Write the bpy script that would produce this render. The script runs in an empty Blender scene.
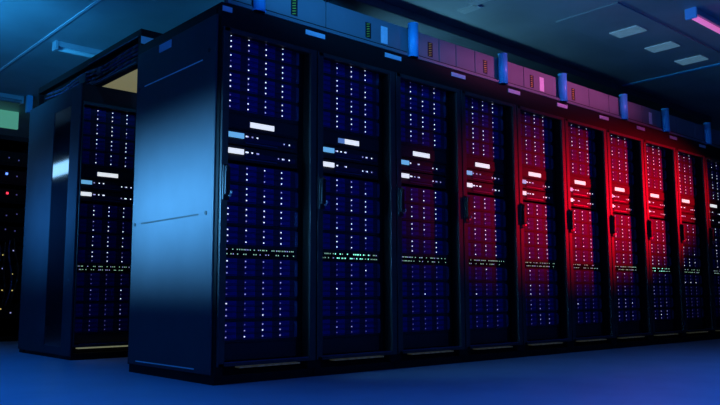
import bpy, bmesh, math, random
from mathutils import Vector, Matrix
rnd = random.Random(11)
S = bpy.context.scene
COL = S.collection

# ------------------------------------------------------------------ camera
cam_d = bpy.data.cameras.new('camera'); cam = bpy.data.objects.new('camera', cam_d); COL.objects.link(cam)
F_PX = 754.95
cam_d.sensor_fit = 'HORIZONTAL'; cam_d.sensor_width = 36.0; cam_d.lens = F_PX / 720 * 36.0
cam_d.clip_start = .05; cam_d.clip_end = 200
yaw, pitch, roll = 0.72934, 0.12280, -0.00282
fw = Vector((math.sin(yaw)*math.cos(pitch), math.cos(yaw)*math.cos(pitch), math.sin(pitch)))
rt = Vector((math.cos(yaw), -math.sin(yaw), 0)); up = rt.cross(fw)
r2 = rt*math.cos(roll) + up*math.sin(roll); u2 = -rt*math.sin(roll) + up*math.cos(roll)
M = Matrix((r2, u2, -fw)).transposed().to_4x4(); M.translation = Vector((-2.226, -3.698, 0.490))
cam.matrix_world = M
S.camera = cam

# ------------------------------------------------------------------ world, lights, exposure
S.view_settings.view_transform = 'Standard'; S.view_settings.look = 'None'
S.view_settings.exposure = 0.0; S.view_settings.gamma = 1.0; S.view_settings.use_curve_mapping = False
w = bpy.data.worlds.new('world'); S.world = w; w.use_nodes = True
w.node_tree.nodes['Background'].inputs['Color'].default_value = (.005, .02, .06, 1)
w.node_tree.nodes['Background'].inputs['Strength'].default_value = .3

def aim(o, loc, tgt):
    o.location = loc
    o.rotation_euler = (Vector(tgt) - Vector(loc)).to_track_quat('-Z', 'Y').to_euler()
def area(name, loc, tgt, sx, sy, col, power, spread=180):
    d = bpy.data.lights.new(name, 'AREA'); d.shape = 'RECTANGLE'; d.size = sx; d.size_y = sy
    d.color = col; d.energy = power; d.spread = math.radians(spread)
    o = bpy.data.objects.new(name, d); COL.objects.link(o); aim(o, loc, tgt); return o
def spot(name, loc, tgt, col, power, ang, blend=1., rad=.1):
    d = bpy.data.lights.new(name, 'SPOT'); d.color = col; d.energy = power
    d.spot_size = math.radians(ang); d.spot_blend = blend; d.shadow_soft_size = rad
    o = bpy.data.objects.new(name, d); COL.objects.link(o); aim(o, loc, tgt); return o

# added strips, out of view, pooling blue light on the end panels of the rows
area('side_panel_fill', (-1.08, .5, 1.06), (0, .5, 1.06), 1.5, .10, (.10, .45, .92), 36, 64)
area('rear_panel_fill', (-.95, 2.8, 1.15), (0, 2.8, 1.15), 1.2, .10, (.04, .33, .95), 7.0, 70)
area('glass_reflection_light', (-1.7, 7.45, 2.36), (0, 7.45, 2.36), 1.5, .20, (.26, .60, 1.0), 7, 180)  # unseen lamp placed so its reflection shows in the rear glass strip
spot('blue_ceiling_fill', (-1.5, 2.8, 2.35), (.3, 3.7, 3.35), (.03, .42, .98), 190, 100, 1., .2)  # added wash on the left ceiling, out of view
spot('blue_mid_ceiling_fill', (2.1, .8, 2.36), (.85, 2.1, 3.0), (.03, .42, .98), 45, 80, 1., .1)  # added fill hidden on the rack roof, brightens the middle ceiling
spot('teal_ceiling_fill', (2.2, 2.0, 2.2), (3.6, .0, 3.0), (.16, .50, .72), 150, 100, 1., .15)  # added fill hidden behind the row, tints the right ceiling teal
area('blue_floor_fill', (-.6, -3.1, 2.95), (-.6, -3.1, 0), 11.0, 2.6, (.03, .19, 1.0), 150, 84)  # added overhead fill for the floor, no fixture there
area('blue_aisle_fill', (-2.0, .5, 2.95), (-2.0, .5, 0), 2.4, 7.0, (.01, .20, 1.0), 80, 76)  # added overhead fill that brightens the floor at left
area('blue_front_fill', (-.4, -6.5, 2.6), (.8, 0, 1.0), 4.0, .8, (.03, .15, 1.0), 13, 96)  # added front fill from behind the camera
spot('blue_band_fill', (-.2, -1.8, 2.75), (.9, 0, 2.34), (.03, .36, 1.0), 170, 70, 1., .08).scale = (1.0, .24, 1.0)  # added spot that blues the left end of the band
red = spot('red_lamp', (11.5, -4.5, 2.2), (4.7, 0, 1.44), (1.0, .0, .012), 2350, 20, 1., .12)
red.scale = (1.0, .58, 1.0)
spot('pink_lamp', (3.8, -2.4, 2.78), (3.5, 0, 2.34), (.92, .15, .50), 240, 78, 1., .08).scale = (1.0, .14, 1.0)

# ------------------------------------------------------------------ materials
def mat(name, col, rough=.5, metal=0., emit=None, es=0., var=0., scale=12., bump=0., spec=.5, stretch=None):
    m = bpy.data.materials.new(name); m.use_nodes = True
    nt = m.node_tree; b = nt.nodes['Principled BSDF']
    b.inputs['Base Color'].default_value = (*col, 1); b.inputs['Roughness'].default_value = rough
    b.inputs['Metallic'].default_value = metal; b.inputs['Specular IOR Level'].default_value = spec
    if emit:
        b.inputs['Emission Color'].default_value = (*emit, 1); b.inputs['Emission Strength'].default_value = es
    if var or bump:
        tc = nt.nodes.new('ShaderNodeTexCoord'); mp = nt.nodes.new('ShaderNodeMapping')
        if stretch: mp.inputs['Scale'].default_value = stretch
        n = nt.nodes.new('ShaderNodeTexNoise'); n.inputs['Scale'].default_value = scale; n.inputs['Detail'].default_value = 4
        nt.links.new(tc.outputs['Object'], mp.inputs['Vector']); nt.links.new(mp.outputs['Vector'], n.inputs['Vector'])
        if var:
            r = nt.nodes.new('ShaderNodeValToRGB')
            r.color_ramp.elements[0].position = .3; r.color_ramp.elements[1].position = .7
            r.color_ramp.elements[0].color = (*[c*(1-var) for c in col], 1)
            r.color_ramp.elements[1].color = (*[min(1, c*(1+var)) for c in col], 1)
            nt.links.new(n.outputs['Fac'], r.inputs['Fac']); nt.links.new(r.outputs['Color'], b.inputs['Base Color'])
        if bump:
            bp = nt.nodes.new('ShaderNodeBump'); bp.inputs['Strength'].default_value = bump; bp.inputs['Distance'].default_value = .01
            nt.links.new(n.outputs['Fac'], bp.inputs['Height']); nt.links.new(bp.outputs['Normal'], b.inputs['Normal'])
    return m

BLACK = mat('black_steel', (.009, .009, .010), .5, var=.15, scale=30, spec=.15)
DOORM = mat('door_steel', (.034, .032, .033), .42, var=.1, scale=30, spec=.5)
INNER = mat('cabinet_inside', (.006, .006, .007), .7, spec=.1)
PANEL = mat('end_panel_steel', (.065, .07, .08), .5, var=.04, scale=6, spec=.12)
PANEL2 = mat('grey_side_steel', (.055, .06, .075), .5, var=.06, scale=6, spec=.12)
SEAM = mat('seam_black', (.004, .004, .005), .6)
RIDGE_LIT = mat('ridge_highlight', (.9, .92, .95), .3)  # near-white, so the ridges look like edges catching light
PLATE = mat('name_plate_white', (.80, .82, .88), .5, var=.05, scale=40)
CHASS = mat('server_chassis', (.024, .021, .026), .5, var=.1, scale=50, spec=.25)
TRAY = mat('drive_latch_violet', (.026, .020, .24), .5, var=.1, scale=60, spec=.25)
GRILL = mat('drive_grille', (.025, .019, .065), .5, var=.15, scale=260, spec=.25)
EAR = mat('server_ear_metal', (.06, .09, .20), .35, metal=.3)
SILL_GLOW = mat('sill_glow_strip', (.42, .40, .24), .35, metal=.3, emit=(.22, .22, .12), es=.06, var=.6, scale=9, stretch=(3, 1, 1))  # glimmer at the rack base put in as emission
SILL_GLOW_REAR = mat('rear_sill_glow_strip', (.42, .40, .24), .35, metal=.3, emit=(.22, .23, .13), es=.6, var=.3, scale=9, stretch=(3, 1, 1))  # stronger emitted glimmer for the rear rack base
HANDLE = mat('handle_black', (.005, .006, .009), .4, spec=.3)
KEY = mat('key_metal', (.6, .6, .65), .3, metal=.7)
DUCT = mat('containment_panel', (.21, .22, .24), .5, var=.06, scale=5, spec=.3)
LIP = mat('containment_rail', (.22, .25, .27), .4, metal=.2)
POST = mat('blue_post', (.07, .55, 1.0), .35, var=.08, scale=8)
PAPER = mat('paper_white', (.92, .92, .94), .7, var=.08, scale=40)
HAZB = mat('hazard_black', (.01, .01, .01), .6)
HAZY = mat('hazard_yellow', (.75, .62, .06), .5, var=.1, scale=60)
GLASS = mat('dark_glass', (.008, .010, .016), .06, spec=.6)
FLOORM = mat('floor_vinyl', (.26, .30, .38), .38, var=.08, scale=3, bump=.015, spec=.35)
CEILM = mat('ceiling_paint', (.34, .40, .44), .5, var=.14, scale=1.6, bump=.02, spec=.3)
WALLM = mat('wall_paint', (.10, .11, .13), .8, var=.1, scale=3)
BEAMM = mat('dark_duct', (.10, .13, .16), .6, var=.15, scale=4)
RAILM = mat('ceiling_rail_paint', (.62, .68, .76), .4)
FIXT = mat('fixture_body', (.45, .50, .56), .4, var=.05, scale=8)
SOFT = mat('louvre_pale', (.52, .57, .60), .5)
L_WHITE = mat('display_white', (.8, .8, .8), .4, emit=(.86, .92, .95), es=.85)
L_CYAN = mat('display_cyan', (.3, .5, .7), .4, emit=(.16, .50, .85), es=.75)
L_SOFT = mat('display_dim', (.3, .5, .7), .4, emit=(.16, .34, .75), es=.45)
LEDS = [mat('led_white', (.8, .85, 1), .4, emit=(.72, .80, 1.0), es=1.25),
        mat('led_half', (.6, .6, .9), .4, emit=(.50, .50, 1.0), es=.55),
        mat('led_faint', (.3, .3, .6), .4, emit=(.30, .26, .9), es=.18)]
L_GREEN = mat('led_green', (.5, .8, .6), .4, emit=(.45, .85, .55), es=.55)
L_MINT = mat('led_mint', (.5, .9, .8), .4, emit=(.25, .95, .70), es=1.5)
L_RED = mat('led_red', (.8, .1, .1), .4, emit=(1, .04, .08), es=1.6)
L_BLUE = mat('led_blue', (.2, .3, .9), .4, emit=(.12, .28, 1), es=2.0)
L_AMBER = mat('led_amber', (.8, .6, .2), .4, emit=(.8, .6, .15), es=.7)
L_PINK = mat('pink_tube', (.9, .4, .7), .4, emit=(.85, .18, .55), es=.7)
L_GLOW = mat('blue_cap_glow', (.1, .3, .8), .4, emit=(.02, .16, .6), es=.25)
L_SLOT = mat('glow_slat', (.5, .55, .6), .5, emit=(.10, .24, .34), es=.42, var=.2, scale=14)  # slat brightness put in as faint emission
L_WARM = mat('warm_ceiling_glow', (.6, .55, .3), .5, emit=(.25, .215, .095), es=.62)  # emission put in for yellow-lit ceiling, no fixture there
L_GREENGLOW = mat('green_glow', (.3, .6, .4), .5, emit=(.07, .30, .20), es=.8)  # emission put in for a green-lit background patch
CABLE = mat('cable_blue', (.03, .05, .16), .5)
CABLE2 = mat('cable_black', (.02, .02, .025), .5)

# ------------------------------------------------------------------ mesh helpers
class MB:
    def __init__(s): s.bm = bmesh.new(); s.mats = []
    def mi(s, m):
        if m not in s.mats: s.mats.append(m)
        return s.mats.index(m)
    def box(s, x0, x1, y0, y1, z0, z1, m):
        i = s.mi(m)
        v = [s.bm.verts.new((x, y, z)) for x in (x0, x1) for y in (y0, y1) for z in (z0, z1)]
        for f in ((0,1,3,2), (4,6,7,5), (0,4,5,1), (2,3,7,6), (0,2,6,4), (1,5,7,3)):
            s.bm.faces.new([v[k] for k in f]).material_index = i
        return s
    def quad(s, pts, m):
        i = s.mi(m); s.bm.faces.new([s.bm.verts.new(p) for p in pts]).material_index = i; return s
    def cyl(s, a, b, r, m, n=12, r1=None):
        i = s.mi(m); a = Vector(a); b = Vector(b); r1 = r if r1 is None else r1
        t = (b-a).normalized(); p = t.orthogonal().normalized(); q = t.cross(p)
        A = [s.bm.verts.new(a + (p*math.cos(2*math.pi*k/n) + q*math.sin(2*math.pi*k/n))*r) for k in range(n)]
        B = [s.bm.verts.new(b + (p*math.cos(2*math.pi*k/n) + q*math.sin(2*math.pi*k/n))*r1) for k in range(n)]
        for k in range(n):
            f = s.bm.faces.new((A[k], A[(k+1) % n], B[(k+1) % n], B[k])); f.material_index = i; f.smooth = True
        s.bm.faces.new(A[::-1]).material_index = i; s.bm.faces.new(B).material_index = i
        return s
    def tube(s, pts, r, m, n=8):
        for a, b in zip(pts, pts[1:]): s.cyl(a, b, r, m, n)
        return s
    def mesh(s, name):
        bmesh.ops.recalc_face_normals(s.bm, faces=s.bm.faces)
        me = bpy.data.meshes.new(name)
        s.bm.to_mesh(me); s.bm.free()
        for m in s.mats: me.materials.append(m)
        return me
    def build(s, name, parent=None, loc=(0, 0, 0), bevel=0.):
        return link(name, s.mesh(name), parent, loc, bevel)
def link(name, me, parent=None, loc=(0, 0, 0), bevel=0.):
    o = bpy.data.objects.new(name, me); COL.objects.link(o); o.location = loc
    if parent: o.parent = parent
    if bevel:
        b = o.modifiers.new('bevel', 'BEVEL'); b.width = bevel; b.segments = 2; b.limit_method = 'ANGLE'
    return o
def empty(name, loc, label, cat, group=None):
    o = bpy.data.objects.new(name, None); COL.objects.link(o); o.location = loc; o.empty_display_size = .1
    return tag(o, label, cat, group)
def tag(o, label, cat, group=None):
    o['label'] = label; o['category'] = cat
    if group: o['group'] = group
    return o
def struct(o): o['kind'] = 'structure'; return o
def copy_tree(o, parent=None):
    c = o.copy(); COL.objects.link(c)
    if parent: c.parent = parent
    for ch in [k for k in o.children]: copy_tree(ch, c)
    return c

# ------------------------------------------------------------------ the room
H = 3.0
struct(MB().box(-7, 14, -10, 9.6, -.05, 0, FLOORM).build('floor'))
struct(MB().box(-7, 14, -10, 9.6, H, H+.1, CEILM).build('ceiling'))
struct(MB().box(-7, 14, 9.5, 9.6, 0, H, WALLM).build('wall_back'))
struct(MB().box(-7.1, -7, -10, 9.6, 0, H, WALLM).build('wall_left'))
struct(MB().box(14, 14.1, -10, 9.6, 0, H, WALLM).build('wall_right'))
struct(MB().box(-7, 14, -10.1, -10, 0, H, WALLM).build('wall_front'))
# rails on the ceiling
struct(MB().box(.22, .245, 1.0, 9.4, H-.008, H, RAILM).build('trim_1'))
struct(MB().box(6.03, 6.08, -4, 3.2, H-.012, H, POST).build('trim_2'))
# dark duct under the ceiling behind the row
tag(MB().box(1.6, 8.5, .80, 1.04, H-.08, H, BEAMM).build('air_duct', bevel=.01),
    'long dark air duct under the ceiling above the front row of racks', 'duct')

# ------------------------------------------------------------------ server units
XU0, XU1, RY = .09, .61, .065       # unit extents across the rack, depth of the face behind the cabinet front
def led_box(mb, x, z, m, s=.0105, y=-.004): mb.box(x-s/2, x+s/2, y, y+.006, z-s/2, z+s/2, m)
def chassis(h, d=.7, ears=True):
    mb = MB().box(0, XU1-XU0-.0, .004, d, 0, h, CHASS)
    mb.box(0, XU1-XU0, .0, .004, h-.006, h, CHASS).box(0, XU1-XU0, .0, .004, 0, .005, CHASS)
    return mb
TRAY_ME = MB().box(0, .074, -.001, .03, 0, .031, TRAY).box(.076, .1235, .0005, .03, .001, .030, GRILL)\
    .box(.004, .070, -.003, -.001, .004, .008, GRILL).mesh('drive_tray')
ms = MB(); ms.box(-.0034, .0034, -.004, .002, -.0034, .0034, LEDS[0]); LED_ME = [ms.mesh('indicator_light')]
for k in (1, 2):
    ms = MB(); ms.box(-.0034, .0034, -.004, .002, -.0034, .0034, LEDS[k]); LED_ME.append(ms.mesh('indicator_light'))
EAR_ME = MB().box(XU1-XU0-.018, XU1-XU0, -.006, .0, .008, .100, EAR).box(XU1-XU0-.013, XU1-XU0-.005, -.014, -.006, .02, .088, EAR).mesh('ear_handle')
mb_ = MB().box(0, XU1-XU0, .004, .7, -.0095, .111, CHASS).box(0, XU1-XU0, .0, .004, .105, .111, CHASS).box(0, XU1-XU0, .0, .004, -.0095, .005, CHASS)
SHELF_ME = mb_.mesh('chassis')
def led_state(low, dim):
    r = rnd.random()
    if low: return 0 if r < .10 - dim*.5 else (1 if r < .66 - dim*5.2 else 2)
    p = .74 - dim
    return 0 if r < p else (1 if r < p+.12 else 2)
def disk_shelf(x, y, ztop, label, group, near, low, dim, skip0=False):
    u = empty('disk_shelf', (x, y, ztop-.111), label, 'server', group)
    link('chassis', SHELF_ME, u); link('ear_handle', EAR_ME, u)
    trays = MB(); leds = MB()
    for j in range(3):
        for i in range(4):
            st = led_state(low, dim); tx = .011 + i*.1265; tz = .006 + (2-j)*.0345
            if skip0 and i == 0: st = 2
            if near:
                t = link('drive_tray', TRAY_ME, u, (tx, 0, tz))
                link('indicator_light', LED_ME[st], t, (.005, 0, .0155))
            else:
                trays.box(tx, tx+.074, -.001, .003, tz, tz+.031, TRAY).box(tx+.076, tx+.1235, .0005, .003, tz+.001, tz+.030, GRILL)
                if st < 2: led_box(leds, tx+.005, tz+.0155, LEDS[st], .0080 if st == 0 else .007)
    if not near:
        trays.build('drive_bank', u); leds.build('indicator_lights', u)
    return u
def switch_unit(x, y, z0, h, label, group, disp, near, cat='network switch'):
    u = empty('control_unit', (x, y, z0), label, cat, group)
    mb = chassis(h); mb.box(.125, .50, -.003, .004, h*.30, h*.62, GRILL).box(.13, .36, -.005, -.002, h*.15, h*.22, EAR); mb.build('chassis', u)
    MB().box(.007, .116, -.008, .002, h*.46, h*.46+.030, disp).build('display', u)
    zz = h*.46 + .016
    for q, lx in enumerate((.136, .146, .178, .214, .222, .370, .402, .412, .452)):
        if rnd.random() < .16: continue
        st = LEDS[0] if rnd.random() < .6 else LEDS[1]
        zq = zz if lx < .3 else zz - .012
        led_box(MB(), 0, 0, st) if False else link('indicator_light', (lambda b: (led_box(b, 0, 0, st, .0085), b)[1])(MB()).mesh('indicator_light'), u, (lx, 0, zq))
    return u
def display_unit(x, y, z0, h, label, group, tilt=0., disp=None):
    u = empty('console_unit', (x, y, z0), label, 'server', group)
    chassis(h).box(.0, XU1-XU0, -.004, .004, .008, h-.012, CHASS).build('chassis', u)
    mb = MB()
    if disp: mb.box(.150, .205, -.008, .002, .022, .054, disp).box(.205, .333, -.008, .002, .022, .054, L_WHITE)
    else: mb.box(.150, .158, -.006, .002, .022, .054, EAR).box(.158, .333, -.008, .002, .022, .054, L_WHITE)
    mb.build('display', u)
    return u
PORT_ME = {}
for m_, s_ in ((L_MINT, .008), (L_GREEN, .0065), (LEDS[1], .0065)):
    b_ = MB(); led_box(b_, 0, 0, m_, s_); PORT_ME[m_.name] = b_.mesh('port_light')
def port_unit(x, y, z0, h, label, group, near, mint):
    u = empty('port_switch', (x, y, z0), label, 'network switch', group)
    chassis(h).box(.004, XU1-XU0-.02, -.003, .004, .004, h-.006, INNER).build('chassis', u)
    for row in range(2):
        for c in range(34):
            lx = .012 + c*.0145 + (rnd.random()-.5)*.006
            if rnd.random() < .42: continue
            m = L_MINT if mint and rnd.random() < .8 and .12 < lx < .42 else (L_GREEN if rnd.random() < .75 else LEDS[1])
            link('port_light', PORT_ME[m.name], u, (lx, 0, .017 + row*.027))
    return u

ORD = ['first', 'second', 'third', 'fourth', 'fifth', 'sixth', 'seventh', 'eighth', 'ninth', 'tenth', 'eleventh', 'twelfth']
def fill_rack(x, y, who, near, dim, dx=0., skip0=False, mint=False, soft=None, dz=0.):
    X, Yf = x + XU0 + dx, y + RY
    n = 0
    for top, pitch, low, place in ((2.058, .1215, False, 'top bank'), (1.265, .1235, False, 'middle bank'), (.712, .1223, True, 'bottom bank')):
        for i in range(4):
            disk_shelf(X, Yf, top - pitch*i + dz,
                       f'drive shelf, {ORD[i]} down the {place} of {who}',
                       'disk shelves in ' + who, near, low, dim, skip0)
    display_unit(X, Yf, 1.474+dz, .097, f'black console unit with long white display in {who}', 'console units', disp=soft)
    switch_unit(X, Yf, 1.383+dz, .084, f'thin control unit with cyan display in {who}', 'control units', L_CYAN, near)
    switch_unit(X, Yf, 1.285+dz, .088, f'thin control unit with white display in {who}', 'control units', L_WHITE, near)
    port_unit(X, Yf, .716+dz, .056, f'port switch with two rows of greenish lights in {who}', 'port switches', near, mint)

# ------------------------------------------------------------------ cabinets
W, D, HR = .70, 1.09, 2.2
def rack(x, y, label, group, side=None, thin=False):
    r = empty('server_rack', (x, y, 0), label, 'server rack', group)
    sl = .012 if thin else .05
    b = MB()
    b.box(.0, .008 if thin else .018, .06, D, .05, HR-.02, BLACK).box(.682, .70, .06, D, .05, HR-.02, BLACK)
    b.box(.018, .682, D-.02, D, .05, HR-.02, INNER)
    b.box(.0, .70, .0, D, HR-.02, HR, BLACK)
    b.box(.018, .682, .06, D-.02, .05, .085, INNER)
    if not thin: b.box(.018, XU0 - .003, .07, .09, .085, 2.1, INNER)
    b.box(XU1+.003, .682, .07, .09, .085, 2.1, INNER)
    b.box(.0, sl-.0, .0, .06, .05, 2.03, BLACK).box(.648, .70, .0, .06, .05, 2.03, BLACK)
    b.build('cabinet_body', r)
    MB().box(0, .70, .0, .045, 2.03, HR-.02, BLACK).build('header', r)
    MB().box(.002, .698, .012, D-.02, .0, .05, BLACK).build('plinth', r)
    MB().box(.015 if thin else .09, .535 if thin else .61, .07, .085, .125, .192 if thin else .222, CHASS).build('blanking_panel', r)
    MB().box(.055 if thin else .17, .645 if thin else .60, .012, .06, .084, .092, SILL_GLOW_REAR if thin else SILL_GLOW).build('sill_glow_strip', r)
    d = MB()
    if thin: d.box(.004, .012, -.02, -.001, .10, 2.05, DOORM)
    else: d.box(.006, .050, -.02, -.001, .10, 2.05, DOORM)
    d.box(.648, .694, -.02, -.001, .10, 2.05, DOORM)
    d.box(.012, .648, -.02, -.001, 2.025, 2.05, DOORM).box(.012, .648, -.02, -.001, .10, .118, DOORM)
    d.box(.05, .648, -.012, -.006, .118, .124, EAR)
    d = d.build('door', r, bevel=.002)
    if not thin:
        h = MB().box(.012, .058, -.032, -.02, 1.03, 1.235, HANDLE).box(.018, .052, -.048, -.032, 1.06, 1.20, HANDLE)
        h.box(.020, .050, -.050, -.030, 1.19, 1.225, HANDLE)
        h = h.build('handle', d, bevel=.006)
        MB().cyl((.052, -.045, 1.075), (.062, -.045, 1.075), .010, KEY).cyl((.057, -.032, 1.06), (.057, -.038, 1.06), .009, KEY).build('key', h)
    return r
def plate(r, x0=.615, x1=.772):
    return MB().box(x0, x1, -.007, -.0005, 2.148, 2.178, PLATE).build('name_plate', r)

names = ['the corner front rack', 'the second front rack', 'the third front rack', 'the fourth front rack', 'the fifth front rack',
         'the sixth front rack', 'the seventh front rack', 'the third rack from the right', 'the second rack from the right', 'the rightmost rack']
looks = ['black server rack with bright blue side panel at the near corner', 'black server rack beside the corner rack, second from the left in front',
         'black server rack in blue light, third from the left in front', 'dark server rack with first faint red glow, fourth from the left',
         'server rack half in red light, fifth from the left in front', 'red-lit server rack, sixth from the left in front row',
         'brightest red server rack, seventh from the left in front row', 'red-lit server rack with mint port lights, third from the right end',
         'red-lit server rack fading dark, second from the right end', 'dark server rack cut by the right picture edge']
for k in range(10):
    r = rack(W*k, 0, looks[k], 'front row of server racks')
    plate(r)
    if k == 0:
        MB().box(.004, .068, -.007, -.0005, 2.148, 2.178, PLATE).build('name_plate', r)
        sp = MB().box(-.014, -.0005, .03, 1.06, .055, 2.135, PANEL).build('side_panel', r, bevel=.005)
        MB().box(-.0150, -.0138, .19, .93, .957, .967, SEAM).build('slot', sp)
        MB().box(-.0170, -.0138, .18, .94, 1.884, 1.891, RIDGE_LIT).build('top_ridge', sp)
        MB().box(-.0170, -.0138, .20, .94, .075, .081, RIDGE_LIT).build('bottom_ridge', sp)
        for yy, zz in ((.105, .965), (1.018, .961), (.105, 1.93), (1.018, 1.88)):
            MB().cyl((-.0135, yy, zz), (-.017, yy, zz), .013, SEAM, 14).build('screw', sp)
        MB().box(-.019, -.0138, .58, .74, 2.070, 2.120, PLATE).build('name_plate', sp)
    fill_rack(W*k, 0, names[k], True, [0, .06, .12, .1, .05, .15, .05, .05, .18, .2][k], mint=k in (1, 7), soft=L_SOFT if k == 1 else None)

# containment band on top of the row
def at_band(x): return x
cb = empty('containment_band', (.04, 0, HR), 'long pale panel band with lower rail running on top of the front racks', 'panel band')
seams = [.04, .81, 1.914, 2.108, 2.336, 2.98, 3.60, 3.999, 4.357, 5.003, 5.75, 6.20, 7.0]
for a, b in zip(seams, seams[1:]):
    MB().box(a-.04+.004, b-.04-.004, .03, .05, .012, .225, DUCT).build('panel', cb, bevel=.003)
MB().box(.06, 6.96, .052, .12, .0, .215, SEAM).build('trunk', cb)
P_X = [.253, 1.59, 2.64, 3.50, 4.556, 5.42, 6.43]
ends = [.04] + [q for x in P_X for q in (x-.04, x+.04)] + [7.0]
for a, b in zip(ends[::2], ends[1::2]):
    MB().box(a-.04, b-.04, -.004, .028, .004, .026, LIP).box(a-.04, b-.04, .012, .0295, .026, .040, SEAM).build('rail', cb, bevel=.002)
def hazard(x, z, label):
    u = empty('hazard_sticker', (x, .0285, z), label, 'sticker', 'hazard stickers on the panel band')
    MB().box(-.026, .026, -.001, .0012, -.055, .055, HAZB).build('backing', u)
    s = MB()
    for q in range(6):
        z0 = -.050 + q*.0175
        s.quad([(-.016, -.0018, z0), (.012, -.0018, z0+.008), (.012, -.0018, z0+.014), (-.016, -.0018, z0+.006)], HAZY)
    s.build('stripes', u)
P_X = [.253, 1.59, 2.64, 3.50, 4.556, 5.42, 6.43]
near_words = ['right of the leftmost blue post', 'left of the second blue post', 'right of the second blue post', 'left of the third blue post',
              'left of the fourth blue post', 'right of the fourth blue post']
for x, t in zip((.547, 1.186, 1.814, 2.462, 3.092, 3.731), near_words):
    hazard(x, HR+.117, 'black and yellow striped sticker ' + t + ' above the racks')
for x, t in zip((1.339, 3.238, 5.171), ('beside the second blue post', 'before the fourth blue post', 'between the fifth and sixth blue posts')):
    tag(MB().box(-.032, .032, -.001, .001, -.062, .062, PAPER).build('paper_notice', None, (x, .0285, HR+.118)),
        'white paper notice on the pale band ' + t, 'notice', 'paper notices on the band')
for i, x in enumerate(P_X):
    u = empty('blue_post', (x, -.012, HR), f'blue upright post on the rack tops, {ORD[i]} from the left', 'post', 'blue posts along the band')
    MB().cyl((0, 0, .0), (0, 0, .245), .038, POST, 20).build('tube', u)
    MB().cyl((0, 0, .245), (0, 0, .252), .040, POST, 20).build('cap', u, bevel=.002)
    MB().box(-.038, .038, -.02, .038, .0, .012, POST).build('foot', u)

# ------------------------------------------------------------------ second row, behind the front row
X2, Y2 = .06, 2.21
r = rack(X2, Y2, 'black server rack with blue side, standing behind the front row at left', None, thin=True)
r.scale = (1, 1, 1)
b = MB()
sp = MB().box(-.012, -.0005, .005, .20, .03, HR, PANEL2).box(-.012, -.0005, .575, 1.21, .03, HR, PANEL2)\
    .box(-.012, -.0005, .20, .575, .03, .095, PANEL2).box(-.012, -.0005, .20, .575, 2.05, HR, PANEL2)\
    .box(-.0005, .70, 1.09, 1.21, .0, HR, BLACK).build('side_panel', r, bevel=.003)
MB().box(-.007, -.0005, .20, .575, .095, 2.05, GLASS).build('glass_strip', sp)
fill_rack(X2, Y2, 'the rear rack at left', True, .10, dx=-.075, skip0=True, dz=-.03)

# overhead cable tray between the rows
t = empty('cable_tray', (.16, 1.41, HR), 'black overhead cable tray bridging from the front row to the rear rack', 'cable tray')
TL = 2.15
s = MB().box(0, .05, 0, TL, .0, .03, BLACK).box(0, .05, 0, TL, .20, .258, BLACK).box(.045, .05, 0, TL, .03, .19, BLACK).box(0, .045, 0, .03, .03, .19, BLACK).box(0, .045, TL-.03, TL, .03, .19, BLACK)
s.build('side_rail', t)
MB().box(.0505, .058, 0, TL, .0, .258, BLACK).build('back_plate', t)
MB().box(.0, .18, -.014, -.002, .0, .258, BLACK).build('end_plate', t)
MB().box(.0, .10, -.020, -.0145, .145, .20, PLATE).build('name_plate', t)
MB().box(.03, .056, -.55, -.015, .0005, .012, BLACK).build('support_plate', t)
for q in range(6):
    ph = rnd.random()*6
    pts = [(.012 + .006*(q % 3) + .005*math.sin(j*1.1+ph), .04 + j*.128, .045 + q*.022 + .012*math.sin(j*.8+ph)) for j in range(16)]
    tag(MB().tube([(.16+a, 1.41+bb, HR+c) for a, bb, c in pts], .008, CABLE if q % 3 != 1 else CABLE2, 6).build('data_cable'),
        'thin data cable lying in the black overhead cable tray', 'cable', 'cables in the overhead tray')
MB().box(-.006, .0, .05, 1.95, .012, .018, EAR).build('edge_strip', t)
MB().box(-.006, .0, .03, .95, .205, .210, EAR).build('edge_strip', t)
MB().box(-.004, .044, 1.0, 1.14, .07, .15, PANEL2).build('junction_box', t, bevel=.004)
MB().box(-.004, .044, .70, .78, .08, .13, PANEL2).build('clamp', t, bevel=.004)

# ------------------------------------------------------------------ third row far behind at the left edge
X3, Y3 = .06, 5.2
r3 = empty('equipment_rack', (X3, Y3, 0), 'dark equipment rack with scattered lights at the far left edge', 'equipment rack')
b = MB().box(0, .05, 0, .9, .05, 2.25, BLACK).box(.65, .7, 0, .9, .05, 2.25, BLACK).box(.05, .65, .86, .9, .05, 2.25, INNER).box(0, .7, 0, .9, 2.25, 2.30, BLACK).box(0, .7, .02, .88, 0, .05, BLACK)
b.build('cabinet_body', r3)
for q in range(9):
    z = .25 + q*.215
    u = empty('patch_unit', (X3+.06, Y3+.06, z), f'dark patch unit, {ORD[8-q]} from the top in the far left rack', 'patch panel', 'patch units in the far rack')
    MB().box(0, .58, 0, .6, 0, .16, INNER).box(.02, .56, -.01, 0, .03, .07, INNER).build('chassis', u)
    for j in range(3):
        m = rnd.choice([LEDS[1], L_AMBER, L_AMBER, L_BLUE if q > 5 else LEDS[1]]) if q < 4 else LEDS[2]
        if q in (6, 7) and j == 1: m = L_RED if q == 6 else L_BLUE
        led_box_mb = MB(); led_box(led_box_mb, 0, 0, m, .024 if m in (L_RED, L_BLUE) else .013)
        led_box_mb.build('indicator_light', u, (.18 + j*.11 + rnd.random()*.03, -.012, .05 + rnd.random()*.08))
for q in range(5):
    x0 = X3 + .22 + q*.06
    pts = [(x0 + .018*math.sin(j*.9+q), Y3 - .03 - .10*math.sin(j*math.pi/8), 1.05 - j*.09 + .02*q) for j in range(9)]
    tag(MB().tube(pts, .008, CABLE if q % 2 else CABLE2, 6).build('patch_cable'), 'blue or black patch cable hanging before the far left rack', 'cable', 'patch cables at the far rack')

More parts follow.
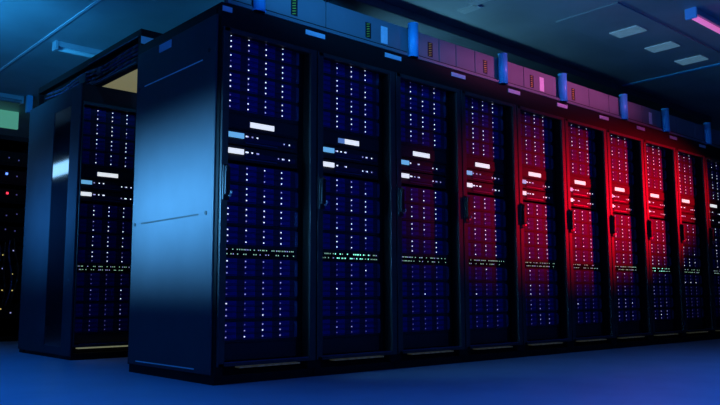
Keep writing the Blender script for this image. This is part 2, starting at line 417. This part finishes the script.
# ------------------------------------------------------------------ lights and things on the ceiling
def batten(x, y, L, label, tube_m):
    u = empty('batten_light', (x, y, H), label, 'ceiling light', 'ceiling battens')
    MB().box(0, L, -.045, .045, -.055, 0, FIXT).build('housing', u, bevel=.006)
    MB().cyl((.02, 0, -.07), (L-.02, 0, -.07), .022, tube_m, 12).build('tube', u)
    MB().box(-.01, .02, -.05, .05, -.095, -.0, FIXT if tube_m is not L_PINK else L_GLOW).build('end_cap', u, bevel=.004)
    MB().box(L-.02, L+.01, -.05, .05, -.095, -.0, FIXT).build('end_cap', u, bevel=.004)
batten(.34, 3.70, 1.2, 'unlit pale batten light on the ceiling above the cable tray', SOFT)
batten(-.40, 6.10, 1.2, 'unlit pale batten light at the far upper left', SOFT)
batten(4.22, -.87, 1.2, 'pink glowing tube light on the ceiling at the upper right corner', L_PINK)
u = empty('warm_ceiling_patch', (.86, 3.80, H), 'dim yellow glow put on the ceiling, seen under the cable tray', 'ceiling light')  # added glowing panel, stands for ceiling lit yellow
MB().box(0, 1.25, 0, 1.3, -.012, -.001, L_WARM).build('glow_patch', u)
MB().box(-.012, 1.262, -.012, 1.312, -.006, -.0005, FIXT).build('frame', u)
u = empty('ceiling_vent', (3.6, -.52, H), 'pale ceiling vent strip with three bright slats at the upper right', 'vent')
MB().box(0, 2.3, 0, .62, -.012, -.001, CEILM).build('frame', u)
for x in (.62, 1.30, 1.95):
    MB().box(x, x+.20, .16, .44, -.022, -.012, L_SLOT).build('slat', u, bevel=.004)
for x, y, lab in ((2.68, .34, 'small pale ceiling slot near the top centre edge'), (2.76, .52, 'small pale ceiling slot just above the dark air duct')):
    tag(MB().box(-.05, .05, -.10, .10, -.012, -.0005, SOFT).build('ceiling_slot', None, (x, y-.1, H)), lab, 'vent', 'ceiling slots')
tag(MB().box(.3, 1.03, 6.95, 7.0, 2.76, 2.995, L_GREENGLOW).build('green_glow_patch'), 'added green glow for a lit background, high up at the far left edge', 'glow patch')  # added panel whose glow stands for a lit background
tag(MB().box(.82, .885, 5.95, 6.02, 2.78, 3.0, POST).build('ceiling_bracket', bevel=.004), 'short blue bracket under the ceiling beside the green glow patch', 'bracket')
